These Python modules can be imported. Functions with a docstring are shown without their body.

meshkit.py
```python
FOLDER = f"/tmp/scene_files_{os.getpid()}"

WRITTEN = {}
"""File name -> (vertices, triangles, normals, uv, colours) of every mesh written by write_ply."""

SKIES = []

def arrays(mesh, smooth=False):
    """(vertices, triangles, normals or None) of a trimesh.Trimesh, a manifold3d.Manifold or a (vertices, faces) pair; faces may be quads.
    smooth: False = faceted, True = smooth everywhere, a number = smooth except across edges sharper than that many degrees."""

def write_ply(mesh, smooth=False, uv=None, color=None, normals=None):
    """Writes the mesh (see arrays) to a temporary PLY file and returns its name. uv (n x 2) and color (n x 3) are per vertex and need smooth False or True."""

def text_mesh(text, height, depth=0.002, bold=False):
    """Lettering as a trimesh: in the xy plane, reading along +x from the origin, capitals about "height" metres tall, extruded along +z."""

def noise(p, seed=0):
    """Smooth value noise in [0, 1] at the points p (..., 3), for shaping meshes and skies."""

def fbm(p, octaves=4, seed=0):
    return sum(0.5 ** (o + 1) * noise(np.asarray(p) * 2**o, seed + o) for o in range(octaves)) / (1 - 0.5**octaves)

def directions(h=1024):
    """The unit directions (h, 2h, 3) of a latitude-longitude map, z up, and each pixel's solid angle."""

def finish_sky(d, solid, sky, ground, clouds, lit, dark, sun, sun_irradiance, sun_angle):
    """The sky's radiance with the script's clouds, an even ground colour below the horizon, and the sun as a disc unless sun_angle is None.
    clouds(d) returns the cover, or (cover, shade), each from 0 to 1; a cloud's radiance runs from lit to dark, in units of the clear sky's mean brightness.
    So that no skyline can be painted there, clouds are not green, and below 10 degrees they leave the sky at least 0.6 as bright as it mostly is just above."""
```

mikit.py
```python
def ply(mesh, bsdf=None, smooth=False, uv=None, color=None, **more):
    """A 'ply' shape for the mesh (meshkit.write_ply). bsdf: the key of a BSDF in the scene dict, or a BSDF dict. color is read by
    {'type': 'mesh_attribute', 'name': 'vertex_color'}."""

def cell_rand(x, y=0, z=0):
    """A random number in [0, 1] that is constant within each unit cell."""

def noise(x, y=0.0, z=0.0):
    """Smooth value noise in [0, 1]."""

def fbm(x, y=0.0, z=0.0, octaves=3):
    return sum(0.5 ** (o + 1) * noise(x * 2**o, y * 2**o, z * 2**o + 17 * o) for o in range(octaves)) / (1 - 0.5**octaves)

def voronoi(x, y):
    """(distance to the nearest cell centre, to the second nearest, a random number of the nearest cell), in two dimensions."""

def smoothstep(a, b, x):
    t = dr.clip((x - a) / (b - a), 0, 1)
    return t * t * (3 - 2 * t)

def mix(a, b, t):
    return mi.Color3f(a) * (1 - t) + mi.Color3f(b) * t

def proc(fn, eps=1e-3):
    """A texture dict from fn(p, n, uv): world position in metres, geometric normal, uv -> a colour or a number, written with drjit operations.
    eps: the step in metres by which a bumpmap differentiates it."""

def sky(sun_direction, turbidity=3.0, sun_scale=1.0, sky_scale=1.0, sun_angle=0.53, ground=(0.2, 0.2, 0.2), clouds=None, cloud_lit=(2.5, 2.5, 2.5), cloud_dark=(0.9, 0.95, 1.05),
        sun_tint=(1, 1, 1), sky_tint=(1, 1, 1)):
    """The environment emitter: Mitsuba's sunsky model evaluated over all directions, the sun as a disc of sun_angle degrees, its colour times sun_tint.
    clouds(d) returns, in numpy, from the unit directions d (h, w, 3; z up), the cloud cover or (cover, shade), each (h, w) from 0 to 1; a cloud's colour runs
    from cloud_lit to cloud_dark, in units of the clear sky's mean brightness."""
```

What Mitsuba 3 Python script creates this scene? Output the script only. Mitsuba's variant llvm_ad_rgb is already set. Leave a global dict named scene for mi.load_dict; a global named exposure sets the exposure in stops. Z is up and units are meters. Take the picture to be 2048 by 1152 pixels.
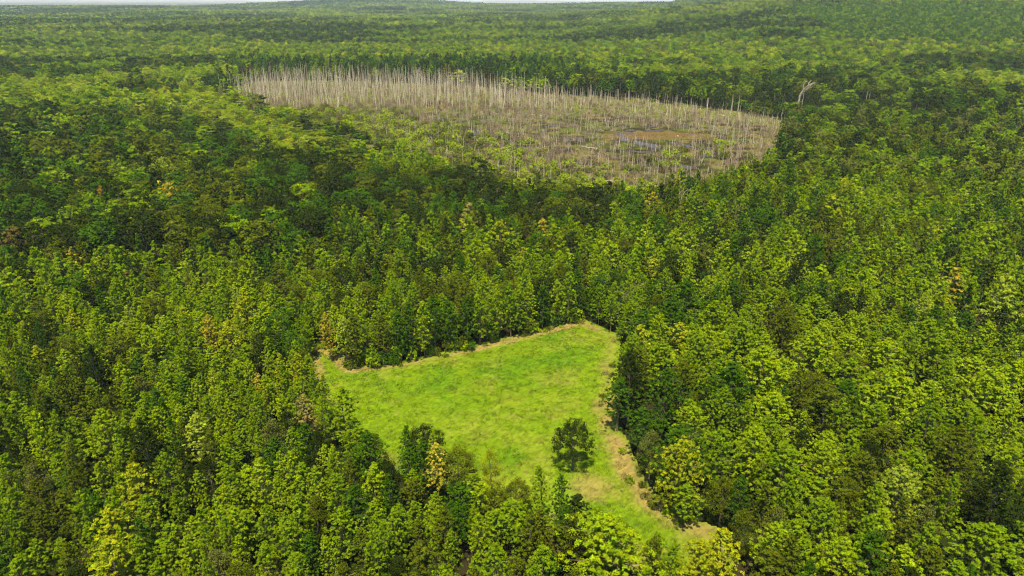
import math
import numpy as np
import trimesh
import mitsuba as mi
import drjit as dr
import mikit
import meshkit

T = mi.ScalarTransform4f
scene, labels = {}, {}

# ------------------------------------------------------------------ camera, sky, exposure, air
EYE = np.array([0.0, 0.0, 90.0])
PITCH = math.radians(22.7)
scene['camera'] = {'type': 'perspective', 'fov': 73.7, 'near_clip': 1.0, 'far_clip': 30000.0,
                   'to_world': T().look_at(origin=EYE.tolist(), target=[0, math.cos(PITCH), 90 - math.sin(PITCH)], up=[0, 0, 1]),
                   'medium': {'type': 'ref', 'id': 'air'}}
def cloud_cover(d):
    z = np.maximum(d[..., 2], 0.02)
    p = np.stack([d[..., 0] / (z + 0.12) * 1.3, d[..., 1] / (z + 0.12) * 1.3, 0 * z], -1)
    n = meshkit.fbm(p + 7.3, 5, seed=3)
    c = np.clip((n - 0.52) / 0.16, 0, 1)
    low = np.clip((0.10 - d[..., 2]) / 0.09, 0, 1)              # a white summer haze bank all round the horizon
    return np.clip(c * 0.25 + low * 0.95, 0, 1), 0.25 * c
scene['sky'] = mikit.sky((-0.09, -0.33, 0.94), turbidity=3.0, sun_tint=(1.0, 0.96, 0.80), sky_tint=(0.74, 0.75, 0.68), clouds=cloud_cover, cloud_lit=(3.2, 3.2, 3.2))
exposure = 2.33
scene['air'] = {'type': 'homogeneous', 'albedo': {'type': 'rgb', 'value': [0.60, 0.80, 1.0]}, 'sigma_t': 0.000075}
HX, HY, HZ0, HZ1 = 9200.0, 9200.0, -14.0, 330.0
scene['haze'] = {'type': 'cube', 'bsdf': {'type': 'null'}, 'interior': {'type': 'ref', 'id': 'air'},
                 'to_world': T().translate([0, 0, (HZ0 + HZ1) / 2]).scale([HX, HY, (HZ1 - HZ0) / 2])}
labels['haze'] = {'kind': 'stuff', 'label': 'thin pale summer haze lying over the whole forest', 'category': 'haze'}

# ------------------------------------------------------------------ small tools
def sstep(a, b, x):
    t = np.clip((x - a) / (b - a), 0, 1)
    return t * t * (3 - 2 * t)

def fb(x, y, s, o=3, seed=0):
    return meshkit.fbm(np.stack([np.asarray(x, float) / s, np.asarray(y, float) / s, np.zeros(np.shape(x)) + 0.37], -1), o, seed)

def inside(poly, x, y):
    x, y = np.asarray(x, float), np.asarray(y, float)
    c = np.zeros(np.broadcast(x, y).shape, bool)
    n = len(poly)
    for i in range(n):
        (x0, y0), (x1, y1) = poly[i], poly[(i + 1) % n]
        if y0 == y1:
            continue
        c ^= ((y0 > y) != (y1 > y)) & (x < (x1 - x0) * (y - y0) / (y1 - y0) + x0)
    return c

def edge_dist(poly, x, y):
    x, y = np.asarray(x, float), np.asarray(y, float)
    best = np.full(np.broadcast(x, y).shape, 1e9)
    for i in range(len(poly)):
        (ax, ay), (bx, by) = poly[i], poly[(i + 1) % len(poly)]
        dx, dy = bx - ax, by - ay
        t = np.clip(((x - ax) * dx + (y - ay) * dy) / (dx * dx + dy * dy), 0, 1)
        best = np.minimum(best, np.hypot(x - ax - t * dx, y - ay - t * dy))
    return best

CLEARING = [(-55, 170.5), (-51, 168), (-43, 158.3), (-31, 160.0), (-13, 168.5), (10, 181.0), (21, 187.2), (29, 178), (25.5, 159), (23, 144), (21.5, 133), (23, 127), (24, 115),
            (26, 107), (30.5, 101.5), (36.5, 97.5), (36, 92), (32, 83), (27, 84), (21, 92.5), (14, 99.5), (8, 102.5), (0, 103.5), (-8, 110), (-16, 116), (-24, 118), (-31, 123), (-39, 131), (-46, 143), (-50, 153), (-54, 165)]
SWAMP = [(-300, 760), (-307, 865), (-234, 872), (-71, 822), (39, 735), (135, 696), (180, 628), (222, 568), (209, 517), (181, 469), (158, 413), (118, 345), (58, 308), (-6, 318),
         (-36, 352), (-62, 408), (-94, 462), (-134, 512), (-205, 590), (-262, 660)]
SNAGS = [(-292, 690), (-300, 862), (-234, 868), (-71, 818), (39, 730), (135, 690), (176, 622), (160, 596), (90, 606), (20, 626), (-60, 640), (-130, 640), (-215, 640)]
STRIP = [(-600, 985), (-428, 855), (-325, 760), (-250, 640), (-190, 560), (-122, 470), (-108, 436), (-140, 424), (-190, 480), (-252, 570), (-335, 705), (-445, 800), (-600, 910)]
MUD = [(62, 512), (84, 524), (108, 527), (136, 517), (152, 502), (128, 490), (100, 484), (74, 496)]

def in_swamp(x, y):
    """the ragged outline that the live trees keep to"""
    return inside(SWAMP, x + 46 * (fb(x, y, 30, 3, 51) - 0.5), y + 46 * (fb(x, y, 30, 3, 52) - 0.5))

def height(x, y):
    x, y = np.asarray(x, float), np.asarray(y, float)
    d = np.hypot(x, y)
    a = np.clip(x / np.maximum(y, 1.0), -3, 3)
    right = sstep(0.02, 0.5, a)
    h = (fb(x, y, 180, 3, 1) - 0.5) * 5 * sstep(210, 700, d)
    h = h + (fb(x, y, 700, 3, 2) - 0.5) * 36 * sstep(800, 2200, d)
    h = h + (1 - right) * (26 * sstep(1200, 2600, d) + 22 * sstep(3000, 6500, d) + (fb(x, y, 1600, 3, 5) - 0.5) * 80 * sstep(2800, 5200, d))
    h = h + right * (88 * sstep(850, 2400, d) + 45 * sstep(2600, 4200, d))
    h = h + 42 * np.exp(-((a + 0.2) / 0.09) ** 2) * sstep(4500, 6800, d)
    return h - 0.0

# ------------------------------------------------------------------ materials
def plain(rgb, rough=0.9, spec=0.2):
    return {'type': 'twosided', 'b': {'type': 'principled', 'base_color': {'type': 'rgb', 'value': list(rgb)}, 'roughness': rough, 'specular': spec}}
VC = {'type': 'mesh_attribute', 'name': 'vertex_color'}
scene['foliage_mat'] = {'type': 'principledthin', 'base_color': VC, 'roughness': 0.5, 'diff_trans': 0.32, 'spec_trans': 0.0}
scene['bark_mat'] = {'type': 'twosided', 'b': {'type': 'diffuse', 'reflectance': VC}}

def floor_colour(p, n, uv):
    a = mikit.fbm(p.x / 3.0, p.y / 3.0, 0.0, 3)
    b = mikit.fbm(p.x / 22.0, p.y / 22.0, 4.0, 2)
    c = mikit.mix((0.022, 0.020, 0.011), (0.042, 0.036, 0.017), a)
    return mikit.mix(c, (0.022, 0.036, 0.008), mikit.smoothstep(0.36, 0.55, b))
scene['forest_floor_mat'] = {'type': 'twosided', 'b': {'type': 'diffuse', 'reflectance': mikit.proc(floor_colour)}}

def marsh_colour(p, n, uv):
    a = mikit.fbm(p.x / 2.5, p.y / 2.5, 1.0, 3)
    b = mikit.fbm(p.x / 14.0, p.y / 20.0, 2.0, 3)
    low = mikit.smoothstep(0.24, -0.06, p.z)
    grass = mikit.mix((0.095, 0.125, 0.022), (0.17, 0.145, 0.06), mikit.smoothstep(0.35, 0.62, b))
    grass = mikit.mix(grass, (0.10, 0.13, 0.03), mikit.smoothstep(0.52, 0.66, a))
    back = mikit.smoothstep(0.0, 40.0, p.y - 640 + dr.maximum(p.x, 0.0) * 0.55)
    grass = mikit.mix(grass, (0.15, 0.18, 0.04), back * 0.8)
    mud = dr.exp(-dr.square((p.x - 104) / 46.0) - dr.square((p.y - 505) / 17.0)) + 0.35 * (a - 0.5)
    wet = mikit.mix((0.03, 0.027, 0.016), (0.155, 0.10, 0.042), mikit.smoothstep(0.25, 0.6, mud))
    return mikit.mix(grass, wet, dr.maximum(low, mikit.smoothstep(0.4, 0.7, mud) * 0.85))
scene['marsh_mat'] = {'type': 'twosided', 'b': {'type': 'diffuse', 'reflectance': mikit.proc(marsh_colour)}}
scene['swamp_water_mat'] = {'type': 'twosided', 'b': {'type': 'principled', 'base_color': {'type': 'rgb', 'value': [0.06, 0.052, 0.04]}, 'roughness': 0.32, 'specular': 0.25}}

def meadow_colour(p, n, uv):
    a = mikit.fbm(p.x / 1.1, p.y / 1.1, 3.0, 3)
    b = mikit.fbm(p.x / 9.0, p.y / 9.0, 5.0, 3)
    c = mikit.mix((0.13, 0.21, 0.016), (0.24, 0.25, 0.045), mikit.smoothstep(0.4, 0.62, b))
    return mikit.mix(c, (0.27, 0.21, 0.08), mikit.smoothstep(0.56, 0.72, a) * 0.7)
scene['meadow_mat'] = {'type': 'twosided', 'b': {'type': 'diffuse', 'reflectance': VC}}

# ------------------------------------------------------------------ ground, clearing, marsh, water
def polar_ground():
    r = np.concatenate([[0.5], np.linspace(30, 900, 60), np.geomspace(930, 9100, 60)])
    th = np.linspace(0, 2 * np.pi, 241)[:-1]
    R, A = np.meshgrid(r, th, indexing='ij')
    X, Y = R * np.sin(A), R * np.cos(A)
    Z = height(X, Y)
    sw = inside(SWAMP, X, Y)
    Z = np.where(sw, Z.clip(None, 0) - 4.5, Z)
    nr, na = R.shape
    i, j = np.meshgrid(np.arange(nr - 1), np.arange(na), indexing='ij')
    q = np.stack([i * na + j, (i + 1) * na + j, (i + 1) * na + (j + 1) % na, i * na + (j + 1) % na], -1).reshape(-1, 4)
    return np.stack([X, Y, Z], -1).reshape(-1, 3), q[:, ::-1]
scene['ground'] = mikit.ply(polar_ground(), 'forest_floor_mat', smooth=True)
labels['ground'] = {'kind': 'structure', 'label': 'dark forest floor under the trees rolling to the horizon', 'category': 'ground'}

def sheet(poly, step, zf, margin=0.0):
    p = np.array(poly, float)
    x0, y0 = p.min(0) - margin
    x1, y1 = p.max(0) + margin
    xs, ys = np.arange(x0, x1 + step, step), np.arange(y0, y1 + step, step)
    X, Y = np.meshgrid(xs, ys, indexing='ij')
    ok = inside(poly, X, Y) | (edge_dist(poly, X, Y) < margin)
    Z = zf(X, Y)
    ny = len(ys)
    i, j = np.nonzero(ok[:-1, :-1] & ok[1:, :-1] & ok[1:, 1:] & ok[:-1, 1:])
    q = np.stack([i * ny + j, (i + 1) * ny + j, (i + 1) * ny + j + 1, i * ny + j + 1], -1)
    used, inv = np.unique(q, return_inverse=True)
    return np.stack([X, Y, Z], -1).reshape(-1, 3)[used], inv.reshape(q.shape)

def meadow_tint(x, y):
    """the real colour of the turf at a place: lush, mown yellow green, straw"""
    b = fb(x, y, 11, 4, 21)
    fine = fb(x, y, 1.3, 3, 26)
    lush = sstep(0.50, 0.66, fb(x, y, 13, 5, 22) + 0.09 * sstep(22, 0, np.hypot(x - 8, (y - 170) * 1.2)) + 0.25 * (fine - 0.5))
    e = edge_dist(CLEARING, x, y)
    right = np.where(x > 17, 1.0, 0.0) * sstep(4.2, 1.2, e + (b - 0.5) * 5 + (fine - 0.5) * 4) * (0.45 + 0.55 * sstep(98, 108, y)) * sstep(148, 140, y) * sstep(0.30, 0.46, fb(x, y, 9, 3, 27) + 0.12 * sstep(130, 118, y))
    far = (y - 158.5 > (x + 45) * 0.39 - 4.0)
    dry = np.clip(0.9 * sstep(2.4, 0.4, e + (b - 0.5) * 5 + (fine - 0.5) * 3) * np.where(far, 1, 0.35) + right * 0.72 + sstep(0.60, 0.72, fine + 0.25 * (b - 0.5)) * 0.35
                  + sstep(0.58, 0.70, fb(x, y, 8, 4, 25)) * 0.22 * sstep(-30, 5, x) + sstep(6, 1.5, np.hypot(x - 15.5, y - 111)) * 0.7 * sstep(0.3, 0.55, b) , 0, 1)
    c = np.array([0.160, 0.272, 0.008]) * (1 - lush)[..., None] + np.array([0.115, 0.24, 0.008]) * lush[..., None]
    c = c * (1 - 0.35 * sstep(0.5, 0.62, b))[..., None] + np.array([0.27, 0.32, 0.035]) * (0.35 * sstep(0.5, 0.62, b))[..., None]
    c = c * (1 - dry)[..., None] + np.array([0.31, 0.262, 0.085]) * dry[..., None]
    along, across = x * 0.93 + y * 0.37, -x * 0.37 + y * 0.93         # mower swaths run beside the far edge
    swath = fb(along / 9.0, across, 1.4, 3, 28)
    return c * (0.84 * (0.72 + 0.56 * swath))[..., None]

def meadow_z(x, y):
    return height(x, y) + 0.06 + 0.42 * (fb(x, y, 1.7, 3, 31) - 0.5) + 0.5 * (fb(x, y, 14, 2, 32) - 0.5) * 0.6 + 0.25
mv, mq = sheet(CLEARING, 0.5, meadow_z, 3.0)
mc = meadow_tint(mv[:, 0], mv[:, 1]) * (0.75 + 0.5 * np.random.default_rng(5).random((len(mv), 1)))
scene['meadow'] = mikit.ply((mv, mq), 'meadow_mat', smooth=True, color=mc)
labels['meadow'] = {'kind': 'structure', 'label': 'bright green mown clearing with dry straw patches in the foreground wood', 'category': 'meadow'}

def marsh_z(x, y):
    return 1.2 * (fb(x, y, 8, 4, 41) - 0.47) + 0.45 * (fb(x, y, 45, 2, 42) - 0.42) + 0.35 * sstep(25, 0, edge_dist(SWAMP, x, y)) + 0.25 * sstep(600, 640, y + np.maximum(x, 0) * 0.3)
sv, sq = sheet(SWAMP, 2.0, marsh_z, 14.0)
scene['marsh'] = mikit.ply((sv, sq), 'marsh_mat', smooth=True)
labels['marsh'] = {'kind': 'structure', 'label': 'hummocky marsh ground of moss, straw and mud among the dead trunks', 'category': 'marsh'}
wv, wq = sheet(SWAMP, 40.0, lambda x, y: 0 * x - 0.06, 0.0)
scene['water'] = mikit.ply((wv, wq), 'swamp_water_mat')
labels['water'] = {'kind': 'structure', 'label': 'still dark pools between the marsh hummocks', 'category': 'water'}

# ------------------------------------------------------------------ plant meshes
TONES = {'green': (0.160, 0.265, 0.005), 'lime': (0.232, 0.345, 0.006), 'deep': (0.050, 0.122, 0.005), 'olive': (0.098, 0.134, 0.006), 'pale': (0.28, 0.37, 0.03),
         'dark': (0.027, 0.047, 0.005), 'grey': (0.13, 0.16, 0.03), 'bright': (0.52, 0.46, 0.05), 'gold': (0.42, 0.35, 0.03), 'amber': (0.42, 0.26, 0.03), 'yellow': (0.29, 0.350, 0.009), 'brown': (0.16, 0.11, 0.035),
         'tan': (0.32, 0.27, 0.09), 'rust': (0.075, 0.052, 0.030)}

def unit(v):
    return v / np.maximum(np.linalg.norm(v, axis=-1, keepdims=True), 1e-9)

def cards(c, n, length, width, rng, fold=0.25):
    """folded rhombic leaf sprays: centres c, normals n"""
    m = len(c)
    t = unit(np.cross(n, unit(rng.normal(size=(m, 3)))))
    b = np.cross(n, t)
    L, W = np.asarray(length).reshape(-1, 1) / 2, np.asarray(width).reshape(-1, 1) / 2
    a0, a1 = c - t * L, c + t * L
    s0, s1 = c + b * W - n * W * fold * 2, c - b * W - n * W * fold * 2
    v = np.stack([a0, s1, a1, s0], 1).reshape(-1, 3)
    k = np.arange(m)[:, None] * 4
    return v, np.vstack([k + [0, 1, 2], k + [0, 2, 3]])

def tint(base, m, rng, per=1, amp=0.16, amp2=0.14):
    """leaf colours: base, varied from spray to spray (per leaves each) and from leaf to leaf"""
    g = -(-m // per)
    a = np.repeat(1 + amp * rng.normal(size=(g, 1)), per, 0)[:m]
    warm = np.repeat(rng.normal(size=(g, 1)), per, 0)[:m] * 0.06
    c = np.array(base) * a * (1 + amp2 * rng.normal(size=(m, 1))) * np.hstack([1 + warm, np.ones((m, 1)), 1 - warm])
    return np.repeat(np.clip(c, 0.004, 0.6), 4, 0)

def clumps_to_crown(cc, cs, out, tone, leaves, leaf, rng, flat=0.6, up=0.35, wild=0.38, dead=None):
    """leaf sprays (cards) spread through the clumps with centres cc, radii cs"""
    m = len(cc) * leaves
    C, S, O = np.repeat(cc, leaves, 0), np.repeat(cs, leaves)[:, None], np.repeat(out, leaves, 0)
    o = unit(rng.normal(size=(m, 3)))
    o[:, 2] = np.where(o[:, 2] < -0.35, -o[:, 2], o[:, 2])
    pos = C + o * S * np.array([1, 1, flat]) * (rng.random((m, 1)) ** 0.4)
    n = unit(o * 0.8 + np.array([0, 0, up + 0.2]) + O * 0.2 + rng.normal(size=(m, 3)) * wild)
    L = leaf * (0.7 + 0.6 * rng.random(m))
    v, f = cards(pos, n, L, L * 0.72, rng)
    col = tint(tone, m, rng, leaves)
    if tone[0] > 0.85 * tone[1]:                                # turning leaves: some boughs still green
        w = np.repeat(np.clip(0.25 + 1.3 * rng.random(len(cc)), 0, 1), leaves * 4)[:, None]
        col = col * w + np.array([0.15, 0.22, 0.008]) * (1 - w)
    return v, f, col

def crown_gum(seed, H, R, cb, tone, nc, leaves, leaf, point=0.9, csz=1.0):
    """ovoid to conical crown with whorls of ascending boughs, each ending in leaf sprays"""
    rng = np.random.default_rng(seed)
    nb = max(10, nc // 3)
    i = np.arange(nb)
    t = ((i + 0.5) / nb) ** 0.92
    az = i * 2.39996 + rng.normal(size=nb) * 0.35
    lob = 1 + 0.24 * np.sin(az * 2 + seed) + 0.14 * np.sin(az * 3 + 2 * seed) + 0.15 * rng.normal(size=nb)
    prof = np.where(t < 0.28, 0.62 + 0.38 * (t / 0.28), np.maximum(0.02, 1 - np.maximum(0, (t - 0.28) / 0.74) ** (1.25 + point * 0.5)) ** 0.85) * R * np.clip(lob, 0.45, 1.35)
    z = cb + (H - cb) * t
    cc, cs, oo = [], [], []
    for k in range(nb):
        d = np.array([math.cos(az[k]), math.sin(az[k]), 0])
        for q, fr in enumerate((1.0, 0.68, 0.36)[: 3 if nc >= 24 else 2]):
            side = np.array([-d[1], d[0], 0]) * rng.normal() * 0.22 * prof[k]
            s = (0.30 + 0.12 * R * (1 - 0.5 * t[k])) * csz * (0.8 + 0.4 * rng.random()) * (1.0, 0.95, 0.85)[q]
            cc.append(d * prof[k] * fr + side + np.array([0, 0, z[k] + 0.32 * prof[k] * (fr - 0.6) + rng.normal() * 0.2]))
            cs.append(s)
            oo.append(d * fr)
    for e in (0.0, 0.45, 0.9):                                # the leader
        cc.append(np.array([rng.normal() * 0.12, rng.normal() * 0.12, H - e - 0.2])); cs.append(0.35 + 0.28 * e); oo.append(np.zeros(3))
    cc = np.array(cc); cs = np.array(cs); oo = np.array(oo)
    return clumps_to_crown(cc, cs, oo, tone, leaves, leaf, rng)

def crown_oak(seed, H, R, cb, tone, nc, leaves, leaf):
    """broad rounded crown of many billowing lobes"""
    rng = np.random.default_rng(seed)
    zc, rz = cb + (H - cb) * 0.42, (H - cb) * 0.58
    cc, cs, oo = [], [], []
    k = np.arange(nc)
    zz = 1 - 1.5 * (k + 0.5) / nc
    az = k * 2.39996 + rng.normal(size=nc) * 0.25
    rr = np.sqrt(np.maximum(0, 1 - zz ** 2))
    bump = 1 + 0.20 * np.sin(az * 2 + seed) * rr + 0.10 * np.sin(az * 5 + zz * 4) * rr + 0.14 * rng.normal(size=nc)
    d = np.stack([rr * np.cos(az), rr * np.sin(az), zz], 1)
    cc = d * np.array([R, R, rz]) * (0.84 * bump)[:, None] + [0, 0, zc]
    cs = R * (0.22 + 0.08 * rng.random(nc)) * min(1.6, (60 / nc) ** 0.35)
    return clumps_to_crown(cc, cs, unit(d) * 0.8, tone, leaves, leaf, rng, flat=0.75, up=0.3, wild=0.3 if nc > 40 else 0.14)

def crown_soft(seed, H, R, cb, tone, n, leaf, point=1.0):
    """fine soft needle foliage: many narrow sprays through an ovoid or conical volume, in loose tufts"""
    rng = np.random.default_rng(seed)
    g = 70
    t = rng.random(g) ** 0.85
    az = rng.random(g) * 6.283
    prof = np.where(t < 0.25, 0.7 + 0.3 * t / 0.25, np.maximum(0.02, 1 - np.maximum(0, (t - 0.25) / 0.76) ** (1.1 + point)) ** 0.8) * R
    rad = prof * rng.random(g) ** 0.45
    tc = np.stack([rad * np.cos(az), rad * np.sin(az), cb + (H - cb) * t], 1)
    pick = rng.integers(0, g, n)
    o = rng.normal(size=(n, 3)) * np.array([0.34, 0.34, 0.26]) * (0.35 + 0.22 * R)
    pos = tc[pick] + o
    nrm = unit(unit(o) * 0.5 + np.array([0, 0, 0.45]) + rng.normal(size=(n, 3)) * 0.55)
    L = leaf * (0.7 + 0.7 * rng.random(n))
    v, f = cards(pos, nrm, L, L * 0.42, rng, 0.1)
    a = (1 + 0.14 * rng.normal(size=(g, 1)))[pick] * (1 + 0.12 * rng.normal(size=(n, 1)))
    return v, f, np.repeat(np.clip(np.array(tone) * a, 0.004, 0.6), 4, 0)

def tube(pts, rad, sides=5):
    p = np.asarray(pts, float)
    tg = unit(np.gradient(p, axis=0))
    a = unit(np.cross(tg, np.where(np.abs(tg[:, 2:]) < 0.9, [0, 0, 1.0], [1.0, 0, 0])))
    b = np.cross(tg, a)
    ang = np.arange(sides) * 2 * np.pi / sides
    v = p[:, None] + np.broadcast_to(rad, (len(p),))[:, None, None] * (np.cos(ang)[None, :, None] * a[:, None] + np.sin(ang)[None, :, None] * b[:, None])
    i, j = np.meshgrid(np.arange(len(p) - 1), np.arange(sides), indexing='ij')
    q = np.stack([i * sides + j, i * sides + (j + 1) % sides, (i + 1) * sides + (j + 1) % sides, (i + 1) * sides + j], -1).reshape(-1, 4)
    return v.reshape(-1, 3), np.vstack([q[:, [0, 1, 2]], q[:, [0, 2, 3]]])

def join(parts):
    vs, fs, at = [], [], 0
    for v, f in parts:
        vs.append(v); fs.append(np.asarray(f) + at); at += len(v)
    return np.vstack(vs), np.vstack(fs)

def trunk_mesh(seed, H, R, cb, limbs=8, r0=0.2, sides=6):
    rng = np.random.default_rng(seed + 900)
    k = np.linspace(0, 1, 5)
    path = np.stack([np.cumsum(rng.normal(size=5) * 0.08), np.cumsum(rng.normal(size=5) * 0.08), k * H * 0.93 - 0.4], 1)
    path[:2, :2] = path[0, :2]
    parts = [tube(path, r0 * (1.15 - k) ** 0.8 + 0.02, sides)]
    for i in range(limbs):
        t = cb / H + (0.8 - cb / H) * (i + rng.random()) / limbs
        a = i * 2.4 + rng.normal() * 0.3
        base = np.array([np.interp(t, k * 0.93, path[:, 0]), np.interp(t, k * 0.93, path[:, 1]), t * H])
        ln = R * (0.85 - 0.5 * max(0, t - 0.4)) * 0.9
        tip = base + np.array([math.cos(a) * ln, math.sin(a) * ln, ln * 0.55])
        mid = (base + tip) / 2 + [0, 0, 0.12 * ln]
        parts.append(tube([base, mid, tip], [r0 * 0.42, r0 * 0.28, 0.02], 3))
    return join(parts)

def bark_colours(v, rng, base=(0.19, 0.155, 0.12), amp=0.18):
    return np.clip(np.array(base) * (1 + amp * rng.normal(size=(len(v), 1))), 0.01, 0.8)

GROUPS = {}
def group(key, crown, trunk, bark=(0.19, 0.155, 0.12)):
    if key not in GROUPS:
        d = {'type': 'shapegroup'}
        if trunk is not None:
            tv, tf = trunk()
            d['trunk'] = mikit.ply((tv, tf), 'bark_mat', color=bark_colours(tv, np.random.default_rng(3), bark))
        v, f, c = crown()
        d['crown'] = mikit.ply((v, f), 'foliage_mat', color=c)
        scene['plan_' + key] = d
        GROUPS[key] = 'plan_' + key
    return GROUPS[key]

def placed(key, x, y, z, rot, sx, sz=None, tilt=0.0):
    return {'type': 'instance', 'plan': {'type': 'ref', 'id': key},
            'to_world': T().translate([float(x), float(y), float(z)]).rotate([0, 0, 1], float(rot)).rotate([1, 0, 0], float(tilt)).scale([float(sx), float(sx), float(sz or sx)])}

# every plan is built with crown radius 3 and height 15 (gum), 5 and 16 (oak), 3 and 11 (soft) and scaled to the tree
GUM = [(15, 3.0, 3.4, 0.9), (15, 3.0, 4.2, 1.3), (15, 3.0, 2.6, 0.6), (15, 3.0, 3.8, 1.7), (15, 3.0, 4.6, 0.4)]
LODS = {-1: (234, 19, 0.32, 0.74), 0: (195, 10, 0.48, 0.84), 1: (75, 8, 0.78, 1.2), 2: (33, 6, 1.3, 1.6)}
def gum(shape, tone, lod):
    H, R, cb, pt = GUM[shape]
    nc, lv, lf, cz = LODS[lod]
    return group(f'gum_{shape}_{tone}_{lod}', lambda: crown_gum(11 + shape, H, R, cb, TONES[tone], nc, lv, lf, pt, cz),
                 (lambda: trunk_mesh(11 + shape, H, R, cb, (9, 5, 0)[max(lod, 0)], 0.19, (6, 5, 3)[max(lod, 0)])))
def wide(shape, tone, lod):                                     # a broad big gum: more, relatively smaller sprays
    nc, lv, lf, cz = {-1: (420, 22, 0.185, 0.5), 0: (420, 9, 0.29, 0.52), 1: (160, 9, 0.42, 0.75), 2: (48, 7, 0.75, 1.2)}[lod]
    return group(f'wide_{shape}_{tone}_{lod}', lambda: crown_gum(51 + shape, 9, 3.2, 1.6, TONES[tone], nc, lv, lf, 0.5 + 0.3 * shape, cz),
                 (lambda: trunk_mesh(51 + shape, 9, 3.2, 1.6, 9, 0.17, 6)))
def oak(shape, tone, lod):
    nc, lv, lf = {-1: (120, 26, 0.5), 0: (95, 18, 0.62), 1: (62, 12, 0.9), 2: (32, 8, 1.5)}[lod]
    return group(f'oak_{shape}_{tone}_{lod}', lambda: crown_oak(31 + shape, 16, 5.0, 4.0 + shape, TONES[tone], nc, lv, lf),
                 (lambda: trunk_mesh(31 + shape, 16, 5.0, 4.0 + shape, (9, 5, 0)[max(lod, 0)], 0.3, (6, 5, 3)[max(lod, 0)])))
def soft(shape, tone, lod):
    n, lf = {-1: (5200, 0.28), 0: (3600, 0.34), 1: (900, 0.6), 2: (260, 1.1)}[lod]
    pt = (0.2, 0.7, 1.3)[shape]
    return group(f'soft_{shape}_{tone}_{lod}', lambda: crown_soft(71 + shape, 11, 3.0, 2.0, TONES[tone], n, lf, pt),
                 (lambda: trunk_mesh(71 + shape, 11, 3.0, 2.0, (8, 5, 0)[max(lod, 0)], 0.2, (6, 5, 3)[max(lod, 0)])))
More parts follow.
